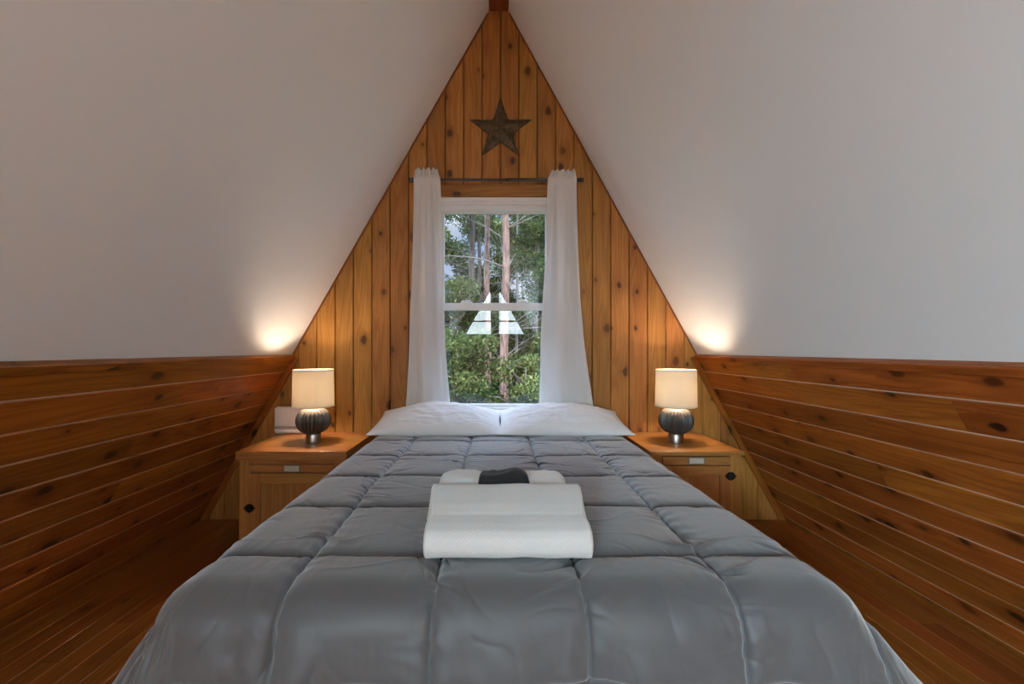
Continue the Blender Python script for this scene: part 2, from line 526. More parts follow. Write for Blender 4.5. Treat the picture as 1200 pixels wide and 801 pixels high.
def added_roof_window(name, n_, t_, xf):  # unseen roof window, added to hold a fill light
    root = tag(empty(name, (0,0,0)), kind='structure')
    za, zb = SKY_Z; ya, yb = SKY_Y
    fr = bmesh.new()
    def bar(y0_, y1_, z0_, z1_, d0, d1):
        p = [Vector((xf(z), y, z)) for z, y in ((z0_,y0_),(z0_,y1_),(z1_,y1_),(z1_,y0_))]
        vs = [fr.verts.new(v - n_*d0) for v in p] + [fr.verts.new(v - n_*d1) for v in p]
        for f in ((0,1,2,3),(7,6,5,4),(0,4,5,1),(1,5,6,2),(2,6,7,3),(3,7,4,0)): fr.faces.new([vs[i] for i in f])
    for a in ((ya,ya+.04,za,zb),(yb-.04,yb,za,zb),(ya,yb,za,za+.04),(ya,yb,zb-.04,zb),((ya+yb)/2-.02,(ya+yb)/2+.02,za,zb)):
        bar(*a, .03, .12)
    from_bm('window_frame', fr, M['white_trim'], root)
    g = bmesh.new()
    p = [Vector((xf(z), y, z)) - n_*.085 for z, y in ((za+.03,ya+.03),(za+.03,yb-.03),(zb-.03,yb-.03),(zb-.03,ya+.03))]
    g.faces.new([g.verts.new(v) for v in p])
    from_bm('pane', g, M['glass'], root)
    return root
added_roof_window('added_window_left', NL, TL, xl)
added_roof_window('added_window_right', NR, TR, xr)

# ridge beam --------------------------------------------------------------------
b = Boards()
b.add((-.048, REAR, 3.62), Y, X, -Z, WY-REAR, .148, .10, bevs=(.004,.004))
b.add((-.048, REAR, 3.72), Y, Z*-1, -X, WY-REAR, .10, .02, bevs=(.001,.001))
b.add((.100, REAR, 3.72), Y, Z*-1, X, WY-REAR, .10, .02, bevs=(.001,.001))
tag(b.done('ridge_beam', M['beam']), kind='structure')

# far gable behind the camera, with the glazed triangle the bedroom window mirrors ----
RP = [  # panes (x,z) on the far wall
    [(.12,1.65),(.80,1.65),(.595,2.00),(.12,2.00)],
    [(.12,2.04),(.573,2.04),(.12,2.82)],
]
def poly_cut_wall():
    bm = bmesh.new()
    yb = REAR
    zr_, zl_ = xr, xl
    cut = lambda z: .80 - (z-1.65)*.581     # edge of glazing
    def pr(pts):
        n = len(pts)
        f = [bm.verts.new((p[0], yb, p[1])) for p in pts]; r = [bm.verts.new((p[0], yb-.1, p[1])) for p in pts]
        bm.faces.new(f); bm.faces.new(r[::-1])
        for i in range(n): bm.faces.new((f[i], f[(i+1)%n], r[(i+1)%n], r[i]))
    pr([(xl(0),0),(xr(0),0),(xr(1.65),1.65),(xl(1.65),1.65)])
    pr([(.84,1.65),(xr(1.65),1.65),(xr(2.95),2.95),(.12,2.95)])
    pr([(xl(1.65),1.65),(-.84,1.65),(-.12,2.95),(xl(2.95),2.95)])
    pr([(xl(2.95),2.95),(xr(2.95),2.95),(APEX_X,APEX_Z)])
    pr([(-.12,1.65),(.12,1.65),(.12,2.95),(-.12,2.95)])
    for s in (-1,1): pr([(s*.10,2.00),(s*.70,2.00),(s*.67,2.04),(s*.10,2.04)])
    return from_bm('wall_front', bm, M['beam_plain'])
M['beam_plain'] = simple('dark_pine_paint', (.16,.065,.022), .5, 0, 9, .3)
tag(poly_cut_wall(), kind='structure')

# ------------------------------------------------------------------ the window
def window():
    root = tag(empty('window_1', (0, WY+.05, WIN_B)), kind='structure')
    def P(x, y, z): return (x, y-(WY+.05), z-WIN_B)
    def part(name, boxes, mat=M['white_trim'], bev=.004, parent=root):
        bm = bmesh.new()
        for a, c in boxes: span(bm, P(*a), P(*c), bev)
        return from_bm(name, bm, mat, parent)
    W = WIN_X; T = WIN_T; B = WIN_B
    y0, y1 = WY-.012, WY+.13
    part('window_frame', [((-W,y0,B),(-W+.028,y1,T)), ((W-.028,y0,B),(W,y1,T)),
                          ((-W+.0275,y0,T-.028),(W-.0275,y1,T)), ((-W+.0275,y0+.02,B),(W-.0275,y1,B+.02))])
    part('window_sill', [((-W-.05,WY-.05,B-.022),(W+.05,WY-.0005,B+.004))], bev=.006)
    MZ = 1.515
    # upper sash, set further out
    ya, yb = WY+.072, WY+.102
    i = W-.028
    part('upper_sash', [((-i,ya,MZ-.02),(-i+.038,yb,T-.028)), ((i-.038,ya,MZ-.02),(i,yb,T-.028)),
                        ((-i+.037,ya,T-.088),(i-.037,yb,T-.028)), ((-i+.037,ya,MZ-.02),(i-.037,yb,MZ+.03))])
    ya, yb = WY+.036, WY+.068
    part('lower_sash', [((-i,ya,B+.02),(-i+.038,yb,MZ+.03)), ((i-.038,ya,B+.02),(i,yb,MZ+.03)),
                        ((-i+.037,ya,MZ-.022),(i-.037,yb,MZ+.030)), ((-i+.037,ya,B+.02),(i-.037,yb,B+.042))])
    # stepped head stop seen as a ledge above the glass
    part('head_stop', [((-W+.028,WY+.0,T-.046),(W-.028,WY+.07,T-.028)), ((-W+.028,WY+.02,T-.076),(W-.028,WY+.07,T-.046))], bev=.003)
    for nm, yy, za, zb in (('upper_pane', WY+.088, MZ+.02, T-.08), ('lower_pane', WY+.053, B+.035, MZ-.015)):
        bm = bmesh.new()
        vs = [bm.verts.new(P(x, yy, z)) for x, z in ((-i+.03,za),(i-.03,za),(i-.03,zb),(-i+.03,zb))]
        bm.faces.new(vs)
        from_bm(nm, bm, M['glass'], root)
    for xx in (-.205, .200):
        bm = bmesh.new()
        bx(bm, P(xx, WY+.045, MZ+.035), (.085,.026,.012), .004)
        bx(bm, P(xx+.008, WY+.044, MZ+.046), (.045,.020,.014), .006)
        bx(bm, P(xx-.026, WY+.042, MZ+.044), (.022,.012,.010), .004, Matrix.Rotation(.0,3,'Y'))
        from_bm('sash_lock', bm, M['white_trim'], root, smooth=False)
    return root
window()
# wooden casing around the window
for nm, o, a, c, L, w_ in (('trim_7', (-.52,WY-.016,WIN_T+.003), X, Z, 1.04, .088),
                           ('trim_8', (-.52,WY-.016,.70), Z, X, WIN_T-.70, .0845),
                           ('trim_9', (.4355,WY-.016,.70), Z, X, WIN_T-.70, .0845)):
    b = Boards()
    b.add(o, a, c, -Y, L, w_, .0158, bevs=(.003,.003))
    tag(b.done(nm, M['pine']), kind='structure')

# ------------------------------------------------------------------ curtains and rod
ROD_Y, ROD_Z = WY-.085, HC + 198/169
def rod():
    root = tag(empty('curtain_rod', (0, ROD_Y, ROD_Z)), 'dark metal curtain rod mounted above the window', 'curtain rod')
    bm = bmesh.new(); tube(bm, [(-.555,0,0),(.10,0,0)], .0095, 16)
    from_bm('pole', bm, M['rod'], root, True)
    bm = bmesh.new(); tube(bm, [(.08,0,0),(.575,0,0)], .0115, 16)
    from_bm('pole', bm, M['rod'], root, True)
    for s, x in ((-1,-.555),(1,.575)):
        bm = bmesh.new()
        tube(bm, [(x,0,0),(x+s*.012,0,0),(x+s*.014,0,0),(x+s*.034,0,0),(x+s*.038,0,0)], [.0125,.0125,.0165,.0165,.013], 16)
        from_bm('finial', bm, M['rod'], root, True)
    for x in (-.535,.545):
        bm = bmesh.new()
        bx(bm, (x, .048, 0), (.010,.070,.012), .002)
        bx(bm, (x, .0815, 0), (.022,.006,.07), .002)
        tube(bm, [(x, 0.0136*math.sin(a), -.0136*math.cos(a)) for a in np.linspace(-.9,1.6,8)], .003, 6)
        from_bm('bracket', bm, M['rod'], root)
    return root
rod()

def curtain(side, prof, label):
    # prof: list of (z, x_outer, x_inner) from top to bottom
    zs = [p[0] for p in prof][::-1]
    xo = [p[1] for p in prof][::-1]; xi = [p[2] for p in prof][::-1]
    nz, nu = 150, 90
    z = np.linspace(prof[-1][0], prof[0][0], nz)
    u = np.linspace(0, 1, nu)
    XO = np.interp(z, zs, xo); XI = np.interp(z, zs, xi)
    Pn = np.zeros((nu, nz, 3))
    for i, uu in enumerate(u):
        for j, zz in enumerate(z):
            tf = max(0, min(1, (zz-.5)/(ROD_Z-.5)))
            ph = uu*2*math.pi
            fold = .024*math.sin(ph*1.7 + .5*side + .5*math.sin(zz*1.7)) + .006*math.sin(ph*3.6+1.3+zz*.6)
            gather = .004*math.sin(ph*5+side)*tf**4
            near = math.exp(-((zz-ROD_Z)/.05)**2)
            yy = fold*(1-.75*tf**5)*(.85) + gather + .006*fbm(uu*3, zz*1.5, side*3.1)
            yy = yy*(1-near)
            # fabric passes in front of the rod
            yy -= .016*near + .004
            xx = XO[j]*(1-uu) + XI[j]*uu + .004*math.sin(zz*7+uu*9)*(1-tf)
            zt = zz
            if zz > ROD_Z+.02:
                zt = zz + (zz-ROD_Z-.02)*.14*math.sin(ph*4.3+side*2) 
                yy += .006*math.sin(ph*7+1)
            yy = max(min(yy, .055), -.05)
            Pn[i,j] = (xx, ROD_Y+yy, zt)
    o = grid_mesh('curtain', Pn, M['curtain'])
    md = o.modifiers.new('thick', 'SOLIDIFY'); md.thickness = .0015; md.offset = -1
    # bake so that the mesh itself has the thickness
    dg = bpy.context.evaluated_depsgraph_get()
    me = bpy.data.meshes.new_from_object(o.evaluated_get(dg))
    o.modifiers.clear(); o.data = me
    return tag(o, label, 'curtain', 'white window curtains')
def cz(y): return HC + (409-y)/169.0
def cx(x): return (x-580)/169.0
curtain(-1, [(cz(198),cx(487),cx(513)), (cz(211),cx(485.5),cx(516.5)), (cz(240),cx(485.5),cx(517.5)), (cz(330),cx(483),cx(519.5)), (cz(400),cx(479.5),cx(522.5)), (cz(475),cx(476),cx(528)), (cz(530),cx(474),cx(531))],
        'white curtain on the left side of the window, hanging straight')
curtain(1, [(cz(200),cx(647),cx(674)), (cz(211),cx(641.5),cx(675)), (cz(240),cx(641),cx(675.5)), (cz(300),cx(639.5),cx(677)), (cz(350),cx(636.5),cx(679)), (cz(400),cx(633.5),cx(684)), (cz(475),cx(632),cx(694)), (cz(530),cx(631),cx(700))],
        'white curtain on the right side of the window, flaring out at its foot')

# ------------------------------------------------------------------ star
def star():
    cxs, czs = (586.5-580)/164.4, HC + (409-152.5)/164.4
    root = empty('star_ornament', (cxs, WY-.001, czs))
    tag(root, 'aged brown metal five-pointed star hanging high on the pine gable', 'wall star')
    R, r, H = .233, .092, .045
    bm = bmesh.new()
    c = bm.verts.new((0,-H,0)); ring = []; back = []
    for k in range(10):
        a = math.pi/2 + k*math.pi/5
        q = R if k % 2 == 0 else r
        ring.append(bm.verts.new((q*math.cos(a), -.004, q*math.sin(a))))
        back.append(bm.verts.new((q*math.cos(a), 0, q*math.sin(a))))
    for k in range(10):
        bm.faces.new((c, ring[k], ring[(k+1)%10]))
        bm.faces.new((ring[k], back[k], back[(k+1)%10], ring[(k+1)%10]))
    bm.faces.new(back)
    from_bm('star_body', bm, M['star'], root)
    # embossed rim lines, dots and rings lying on the facets
    em = bmesh.new()
    for k in range(10):
        a0 = math.pi/2 + k*math.pi/5; a1 = a0 + math.pi/5
        q0, q1 = (R, r) if k % 2 == 0 else (r, R)
        A = Vector((q0*math.cos(a0), -.004, q0*math.sin(a0))); Bq = Vector((q1*math.cos(a1), -.004, q1*math.sin(a1)))
        Cc = Vector((0,-H,0)); n = (A-Cc).cross(Bq-Cc).normalized()
        if n.y > 0: n = -n
        tip, inn = (A, Bq) if k % 2 == 0 else (Bq, A)
        at = lambda w0, w1, w2: tip*w0 + inn*w1 + Cc*w2
        tube(em, [at(.93,.05,.02), at(.06,.88,.06)], .0028, 6)          # raised rim
        for cc, rr in ((at(.24,.38,.38), .0135), (at(.44,.27,.29), .009), (at(.60,.19,.21), .006)):
            e1 = (tip-Cc).normalized(); e2 = n.cross(e1)
            pts = [cc + e1*(rr*math.cos(t)) + e2*(rr*math.sin(t)) for t in np.linspace(0, 2*math.pi, 15)]
            tube(em, pts, .0022, 6)
        for w0 in (.74,.82):
            cc = at(w0, (1-w0)*.5, (1-w0)*.5)
            bmesh.ops.create_icosphere(em, subdivisions=1, radius=.0035, matrix=Matrix.Translation(cc))
    from_bm('embossing', em, M['star'], root, True)
    rm = bmesh.new()
    for k in range(0, 10, 2):
        a = math.pi/2 + k*math.pi/5
        tube(rm, [(R*.97*math.cos(a), -.006, R*.97*math.sin(a)), (0,-H-.0005,0)], .0022, 6)
    from_bm('ridge_line', rm, M['star'], root, True)
star()

# ------------------------------------------------------------------ built-in night tables
def uvbox(name, boxes, mat, parent, bev=.003):
    """wooden part: boxes whose grain runs along the longest side"""
    bm = bmesh.new(); uv = bm.loops.layers.uv.new('UVMap'); bid = bm.faces.layers.float.new('board')
    for a, c in boxes:
        before = set(bm.faces)
        s = [abs(c[i]-a[i]) for i in range(3)]; ax = s.index(max(s))
        span(bm, a, c, bev)
        i = random.random(); of = random.uniform(0, 30)
        for f in bm.faces:
            if f in before: continue
            f[bid] = i
            f.normal_update()
            nx = max(range(3), key=lambda q: abs(f.normal[q]))
            oth = [q for q in range(3) if q not in (ax, nx)]
            for lp in f.loops:
                co = lp.vert.co
                lp[uv].uv = (co[oth[0]] if len(oth) == 1 else co[oth[0]]+co[oth[1]], co[ax]+of)
    return from_bm(name, bm, mat, parent)

CAB_F = 2.41; CAB_T = .622
def cabinet(x0, x1, side, label, hinge_z, slab, rail, dh):
    """side -1: hinges on the left; +1: hinges on the right"""
    cxm = (x0+x1)/2; d = WY-CAB_F
    root = empty('bedside_cabinet', (cxm, WY, 0))
    tag(root, label, 'cabinet', 'built-in bedside cabinets')
    hw = (x1-x0)/2
    fy = -d
    # top: four glued boards
    tb = []
    n = 4
    for i in range(n):
        tb.append(((-hw, -.002 - (d-.002)*(i+1)/n + (0 if i==n-1 else .0), CAB_T-slab+.0005), (hw, -.002 - (d-.002)*i/n, CAB_T)))
    uvbox('cabinet_top', tb, M['cabinet'], root, .0025)
    e = .012
    bw = hw - e
    f0 = fy + .016       # front plane of the frame
    uvbox('carcass', [((-bw, f0+.02, 0), (-bw+.018, -.002, CAB_T-slab)), ((bw-.018, f0+.02, 0), (bw, -.002, CAB_T-slab)),
                      ((-bw+.018, f0+.02, .04), (bw-.018, -.002, .06)), ((-bw+.018, -.012, .06), (bw-.018, -.002, CAB_T-slab))], M['cabinet'], root, .001)
    st = .062            # face frame
    uvbox('face_frame', [((-bw, f0, 0), (-bw+st, f0+.02, CAB_T-slab)), ((bw-st, f0, 0), (bw, f0+.02, CAB_T-slab)),
                         ((-bw+st, f0, CAB_T-slab-rail), (bw-st, f0+.02, CAB_T-slab)), ((-bw+st, f0, 0), (bw-st, f0+.02, .055))], M['cabinet'], root, .0015)
    # drawer front with a label holder
    dx = bw-st-.003
    zt = CAB_T-slab-rail-.003; zb = zt-dh
    dr = uvbox('drawer', [((-dx, f0-.006, zb), (dx, f0+.014, zt))], M['cabinet'], root, .004)
    bm = bmesh.new()
    px = -.045*side*0 + (.0)
    pc = (px, f0-.008, (zb+zt)/2+.002)
    for a, s in (((0,0,.019),(.094,.005,.005)),((0,0,-.019),(.094,.005,.005)),((-.0445,0,0),(.005,.005,.043)),((.0445,0,0),(.005,.005,.043))):
        bx(bm, (pc[0]+a[0], pc[1]+a[1], pc[2]+a[2]), s, .0012)
    for sx in (-1,1):
        bmesh.ops.create_icosphere(bm, subdivisions=1, radius=.0035, matrix=Matrix.Translation((pc[0]+sx*.052, pc[1], pc[2])))
        bx(bm, (pc[0]+sx*.050, pc[1]+.001, pc[2]), (.008,.003,.010), .001)
    lh = from_bm('label_holder', bm, M['antique'], dr)
    bm = bmesh.new(); bx(bm, (pc[0], pc[1]+.0015, pc[2]), (.086,.0015,.036), 0)
    from_bm('label_card', bm, M['paper'], dr)
    # framed door with a sunk panel
    dzt = zb-.004; dzb = .058; ds = .058
    door = uvbox('door', [((-dx, f0-.006, dzb), (-dx+ds, f0+.014, dzt)), ((dx-ds, f0-.006, dzb), (dx, f0+.014, dzt)),
                          ((-dx+ds, f0-.006, dzt-ds), (dx-ds, f0+.014, dzt)), ((-dx+ds, f0-.006, dzb), (dx-ds, f0+.014, dzb+ds))], M['cabinet'], root, .0025)
    uvbox('door_panel', [((-dx+ds, f0+.006, dzb+ds), (-.0, f0+.012, dzt-ds)), ((.0, f0+.006, dzb+ds), (dx-ds, f0+.012, dzt-ds))], M['cabinet'], door, .001)
    # butterfly hinges
    for hz in hinge_z:
        bm = bmesh.new()
        hx = side*(dx+.0015)
        tube(bm, [(hx, f0-.011, hz-.024), (hx, f0-.011, hz+.024)], .0045, 10)
        for q in (-1, 1):
            for (ox, oz, r1) in ((.009,.015,.0085),(.009,-.015,.0085),(.019,.009,.007),(.019,-.009,.007),(.010,0,.008),(.022,0,.006),(.030,0,.0045)):
                mt = Matrix.Translation((hx+q*ox, f0-.0075, hz+oz)) @ Matrix.Rotation(math.pi/2, 4, 'X')
                bmesh.ops.create_cone(bm, cap_ends=True, segments=14, radius1=r1, radius2=r1*.85, depth=.003, matrix=mt)
        from_bm('hinge', bm, M['black_metal'], door)
    # latch knob on the free side
    bm = bmesh.new()
    lathe(bm, [(.004,0),(.004,.010),(.012,.014),(.013,.020),(.009,.025),(.002,.027)], 18)
    bmesh.ops.rotate(bm, cent=(0,0,0), matrix=Matrix.Rotation(math.pi/2, 3, 'X'), verts=bm.verts)
    bmesh.ops.translate(bm, vec=(-side*(dx-.028), f0-.0055, .33), verts=bm.verts)
    from_bm('knob', bm, M['black_metal'], door, True)
    return root
cabinet(-1.497, -.855, -1, 'pine bedside cabinet on the left of the bed, a white box on top', (.292, .12), .050, .026, .046)
cabinet(.895, 1.440, 1, 'pine bedside cabinet on the right of the bed, only a lamp on top', (.478, .15), .024, .006, .048)

# ------------------------------------------------------------------ lamps
def lamp():
    root = empty('table_lamp', (0,0,0))
    bm = bmesh.new()
    lathe(bm, [(.046,0),(.048,.002),(.048,.006),(.045,.008),(.045,.050),(.043,.054)], 48)
    from_bm('foot', bm, M['nickel'], root, angle=40)
    bm = bmesh.new()
    prof = []
    for i in range(25):
        t = i/24; a = -math.pi/2 + math.pi*t
        r = .096*abs(math.cos(a))**.62
        z = .137 + .083*math.sin(a)
        prof.append((max(r,.020), z))
    lathe(bm, prof, 216, ribs=26, amp=.21, z0=.056, z1=.219)
    from_bm('body', bm, M['ceramic'], root, True)
    bm = bmesh.new()
    lathe(bm, [(.020,.2185),(.020,.228),(.012,.230),(.012,.262),(.017,.264),(.017,.300),(.012,.302)], 24)
    from_bm('socket', bm, M['nickel'], root, angle=40)
    # drum shade: two skins, open at both ends
    bm = bmesh.new()
    z0, z1 = .226, .460
    R0, R1 = .125, .121
    n = 72
    rings = [[bm.verts.new((r*math.cos(2*math.pi*k/n), r*math.sin(2*math.pi*k/n), z)) for k in range(n)]
             for r, z in ((R0,z0),(R1,z1),(R1-.0025,z1),(R0-.0025,z0))]
    for i in range(4):
        for k in range(n):
            bm.faces.new((rings[i][k], rings[i][(k+1)%n], rings[(i+1)%4][(k+1)%n], rings[(i+1)%4][k]))
    sh = from_bm('lamp_shade', bm, M['shade'], root, angle=40)
    for zz, rr in ((z0+.004,R0),(z1-.004,R1)):
        bm = bmesh.new()
        r2 = [[bm.verts.new((r*math.cos(2*math.pi*k/n), r*math.sin(2*math.pi*k/n), z)) for k in range(n)]
              for r, z in ((rr+.0012,zz-.004),(rr+.0012,zz+.004),(rr+.0002,zz+.0045),(rr+.0002,zz-.0045))]
        for i in range(4):
            for k in range(n):
                bm.faces.new((r2[i][k], r2[i][(k+1)%n], r2[(i+1)%4][(k+1)%n], r2[(i+1)%4][k]))
        from_bm('shade_trim', bm, M['shade'], sh, angle=40)
    bm = bmesh.new()
    for a in (0, 2*math.pi/3, 4*math.pi/3):
        tube(bm, [(.017*math.cos(a), .017*math.sin(a), .280), (.120*math.cos(a), .120*math.sin(a), .260)], .0018, 6)
    from_bm('shade_spider', bm, M['nickel'], root)
    bm = bmesh.new()
    lathe(bm, [(.011,.300),(.014,.312),(.027,.335),(.031,.352),(.027,.370),(.014,.381),(.003,.384)], 24)
    from_bm('bulb', bm, M['bulb'], root, True)
    return root
L1 = lamp()
L1.location = ((367.3-580)/184.2, 2.66, CAB_T+.001)
tag(L1, 'ribbed dark ceramic lamp with cream drum shade, standing in front of the white box', 'lamp', 'lit bedside lamps')
L2 = copy_tree(L1); L2.location = ((792-580)/184.2, 2.66, CAB_T+.001); L2.rotation_euler = (0,0,.4)
tag(L2, 'ribbed dark ceramic lamp standing alone on the right bedside cabinet', 'lamp', 'lit bedside lamps')

# white box behind the left lamp
def box_device():
    root = tag(empty('bedside_radio', (-1.41, WY-.045, CAB_T+.001)), 'white rounded box with a grey band, behind the lamp left of the bed', 'box')
    bm = bmesh.new(); bx(bm, (0,0,.094), (.255,.066,.186), .020, seg=4)
    from_bm('casing', bm, M['plastic'], root, angle=50)
    bm = bmesh.new(); bx(bm, (0,-.0335,.045), (.235,.004,.020), .0015)
    from_bm('band', bm, M['grey_plastic'], root)
    for s in (-.09,.09):
        bm = bmesh.new(); bx(bm, (s,0,.001), (.03,.05,.004), .001)
        from_bm('foot', bm, M['grey_plastic'], root)
box_device()

# ------------------------------------------------------------------ bed
BX = .03; BH = .70; FOOT = .90; HEAD = 2.86
def bed():
    root = tag(empty('bed', (BX, (FOOT+HEAD)/2+.05, 0)), 'double bed under the grey comforter, its mattress sheeted in white', 'bed')
    cy = (FOOT+HEAD)/2+.05
    def P(x,y,z): return (x, y-cy, z)
    bm = bmesh.new(); span(bm, P(-.67,FOOT+.05,.40), P(.67,HEAD+.02,.655), .06, 5)
    m = from_bm('mattress', bm, M['sheet'], root, angle=60)
    bm = bmesh.new(); span(bm, P(-.67,FOOT+.05,.20), P(.67,HEAD+.02,.399), .02, 3)
    from_bm('box_spring', bm, M['ticking'], root, angle=60)
    for x in (-.60,.60):
        for y in (FOOT+.14, HEAD-.08):
            bm = bmesh.new()
            lathe(bm, [(.022,0),(.028,.03),(.034,.199)], 16)
            bmesh.ops.translate(bm, vec=P(x,y,0), verts=bm.verts)
            from_bm('leg', bm, M['beam_plain'], root, angle=50)
bed()

def comforter():
    HU = .675; R = .095
    HEADC = 2.60
    DROP = .50
    VF = FOOT + R*.55         # where the top starts to fall over the foot
    umax = HU + DROP
    u = np.linspace(-umax, umax, 720)
    v = np.linspace(VF-DROP, HEADC, 720)
    U, V = np.meshgrid(u, v, indexing='ij')
    R1 = np.zeros_like(U); R2 = np.zeros_like(U)
    ex = np.maximum(np.abs(U)-HU, 0); ey = np.maximum(VF-V, 0)
    e = np.hypot(ex, ey)
    dirx = np.where(e > 0, np.sign(U)*ex/np.maximum(e,1e-9), 0); diry = np.where(e > 0, -ey/np.maximum(e,1e-9), 0)
    # limit the drop at the corners so that the hem stays level
    wgt = np.where(e > 1e-6, ex**2/np.maximum(e**2,1e-12), .5)
    flare_side = np.where(U > 0, .70, .52)
    corner = 4*wgt*(1-wgt)*np.clip(e/.08,0,1)
    flare = wgt*flare_side + (1-wgt)*.20 + .10*corner
    th0 = math.pi/2 - flare
    earc = np.minimum(e, R*th0)
    lat = R*np.sin(earc/R); drop = R*(1-np.cos(earc/R))
    rest = np.maximum(e - R*th0, 0)
    lat += rest*np.cos(th0); drop += rest*np.sin(th0)
    # vertical folds in the hanging part
    s = wgt*V*.7 + (1-wgt)*U*.8          # runs along the edge
    ang = np.arctan2(ey, ex)
    h, wv = U.shape
    N1 = np.zeros_like(U); N2 = np.zeros_like(U); N3 = np.zeros_like(U)
    for i in range(h):
        for j in range(wv):
            uu, vv = U[i,j], V[i,j]
            N1[i,j] = noise.noise(Vector((uu*7, vv*7, 1.3)))
            N2[i,j] = noise.noise(Vector((uu*3, vv*3, 7.7)))
            w_ = .35*N2[i,j]
            R1[i,j] = noise.noise(Vector((uu*4.2+w_, vv*12+3*w_, 11.3)))*2
            R2[i,j] = noise.noise(Vector((uu*9+vv*3+w_, vv*6-uu*4, 21.9)))*2
            N3[i,j] = noise.noise(Vector((uu*24, vv*9, 3.1))) + .6*noise.noise(Vector((uu*60, vv*20, 5.1)))
    hang = np.clip((drop-.03)/.25, 0, 1)
    along = s + ang*.10
    fold = np.sin(along*19 + 2.0*N2)*.6 + np.sin(along*35+1.7+1.5*N2)*.4*(1-wgt)
    lat += hang*.024*fold*(1-.5*corner)*(1-.45*wgt) + corner*hang*.014*np.sin(ang*7.0+.8)
    cxp = np.clip(U, -HU, HU); cyp = np.maximum(V, VF)
    Px = BX + cxp + dirx*lat; Py = cyp + diry*lat; Pz = BH - .006 - drop
    base = np.stack([Px,Py,Pz], -1)
    gu = np.gradient(base, axis=0); gv = np.gradient(base, axis=1)
    nrm = np.cross(gu, gv); nrm /= np.maximum(np.linalg.norm(nrm, axis=-1, keepdims=True), 1e-9)
    nrm = np.where(nrm[...,2:3] < -.2, -nrm, nrm)
    # box quilting
    p = .3255
    Us = U + BX + .012*N2 ; Vs = V + .010*N2
    su = (Us-.19)/p; sv = (Vs-.725)/p
    du = np.abs(su-np.round(su))*p; dv = np.abs(sv-np.round(sv))*p
    puff = (1-np.exp(-du/.022))*(1-np.exp(-dv/.020))
    nu_ = np.exp(-du/.07); nv_ = np.exp(-dv/.05)
    cr = np.clip(nu_ + .7*nv_, 0, 1.3)
    # thin sharp creases: ridges of warped noise, densest beside the lengthwise seams
    c1 = (1-np.abs(np.sin(V*21+5*N2+1.5*N1)))**7*np.clip(.5+R1,0,1.3); c2 = (1-np.abs(np.sin((U*.75+V*.65)*17+6*N2+1.2*N1)))**8*np.clip(.3+R2,0,1.2)
    disp = .011*puff + .0035*N1*(.3+.7*cr) + .006*N2 + .0022*N3*cr
    flat = 1-np.clip(drop/.10,0,1)
    disp += flat*(.0085*c1*np.clip(.04+1.0*nu_, 0, 1.1) - .0085*c2*np.clip(.10+.9*cr, 0, 1.1))
    disp += np.sin(V*120 + 6*N1 + 3*R2)*np.exp(-du/.04)*.0016
    disp -= .013*np.exp(-dv/.0045) + .011*np.exp(-du/.0042)
    drp = np.clip(drop/.10,0,1)
    disp += drp*(.0035*np.sin(along*60+5*N2+2*N1)*np.clip(.4+R1,0,1) - .005*(1-np.abs(np.sin(along*24+4*N2+R2)))**7*np.clip(.3+R1,0,1))
    base = base + nrm*disp[...,None]
    o = grid_mesh('comforter', base, M['comforter'])
    md = o.modifiers.new('t','SOLIDIFY'); md.thickness = .022; md.offset = -1
    dg = bpy.context.evaluated_depsgraph_get()
    me = bpy.data.meshes.new_from_object(o.evaluated_get(dg)); o.modifiers.clear(); o.data = me
    for q in me.polygons: q.use_smooth = True
    return tag(o, 'dark grey box-quilted comforter spread over the bed', 'comforter')
comforter()

def pillow(cx_, w_, label, seed, tilt):
    n = 110
    a = np.linspace(-1,1,n); A, Bv = np.meshgrid(a, a, indexing='ij')
    D = .47; Hh = .105
    sides = []
    fx = 1 - .055*(1-np.abs(Bv)**2)*np.abs(A)**6*1.0
    fy = 1 - .05*(1-np.abs(A)**2)*np.abs(Bv)**6
    th = ((1-A**2)**.72)*((1-Bv**2)**.55)
    W1 = np.zeros_like(A)
    for i in range(n):
        for j in range(n):
            W1[i,j] = noise.noise(Vector((A[i,j]*2.2+seed, Bv[i,j]*1.7, seed))) *.55 + noise.noise(Vector((A[i,j]*7+seed, Bv[i,j]*4+A[i,j]*3, seed+4)))*.28
    rad = np.zeros_like(A)
    for i in range(n):
        for j in range(n):
            q1 = noise.noise(Vector((A[i,j]*1.6+Bv[i,j]*2.6+seed, Bv[i,j]*1.2-A[i,j]*2.2+.8*W1[i,j], seed+8)))
            q2 = noise.noise(Vector((A[i,j]*1.1-Bv[i,j]*4.2+seed, Bv[i,j]*2.2+A[i,j]*3.0+.8*W1[i,j], seed+18)))
            rad[i,j] = .0075*max(0,1-abs(q1)*1.8)**4 - .0065*max(0,1-abs(q2)*1.8)**4
    top = np.stack([A*w_/2*fx, Bv*D/2*fy, Hh*th*(1+.22*W1) + rad*th], -1)
    bot = np.stack([A*w_/2*fx, Bv*D/2*fy, -Hh*.55*th], -1)
    # lower side flattens on the bed
    me = bpy.data.meshes.new('pillow')
    V_ = np.concatenate([top.reshape(-1,3), bot.reshape(-1,3)])
    idx = np.arange(n*n).reshape(n,n)
    q = np.stack([idx[:-1,:-1], idx[1:,:-1], idx[1:,1:], idx[:-1,1:]], -1).reshape(-1,4)
    q2 = q[:, ::-1] + n*n
    bm = bmesh.new()
    me.from_pydata(V_.tolist(), [], np.concatenate([q,q2]).tolist())
    bm.from_mesh(me); bmesh.ops.remove_doubles(bm, verts=bm.verts, dist=1e-5)
    bm.to_mesh(me); bm.free()
    o = link('pillow', me, M['sheet'], None, True)
    o.location = (cx_, 2.665, BH+.050); o.rotation_euler = (math.radians(9), 0, math.radians(tilt))
    return tag(o, label, 'pillow', 'white bed pillows')
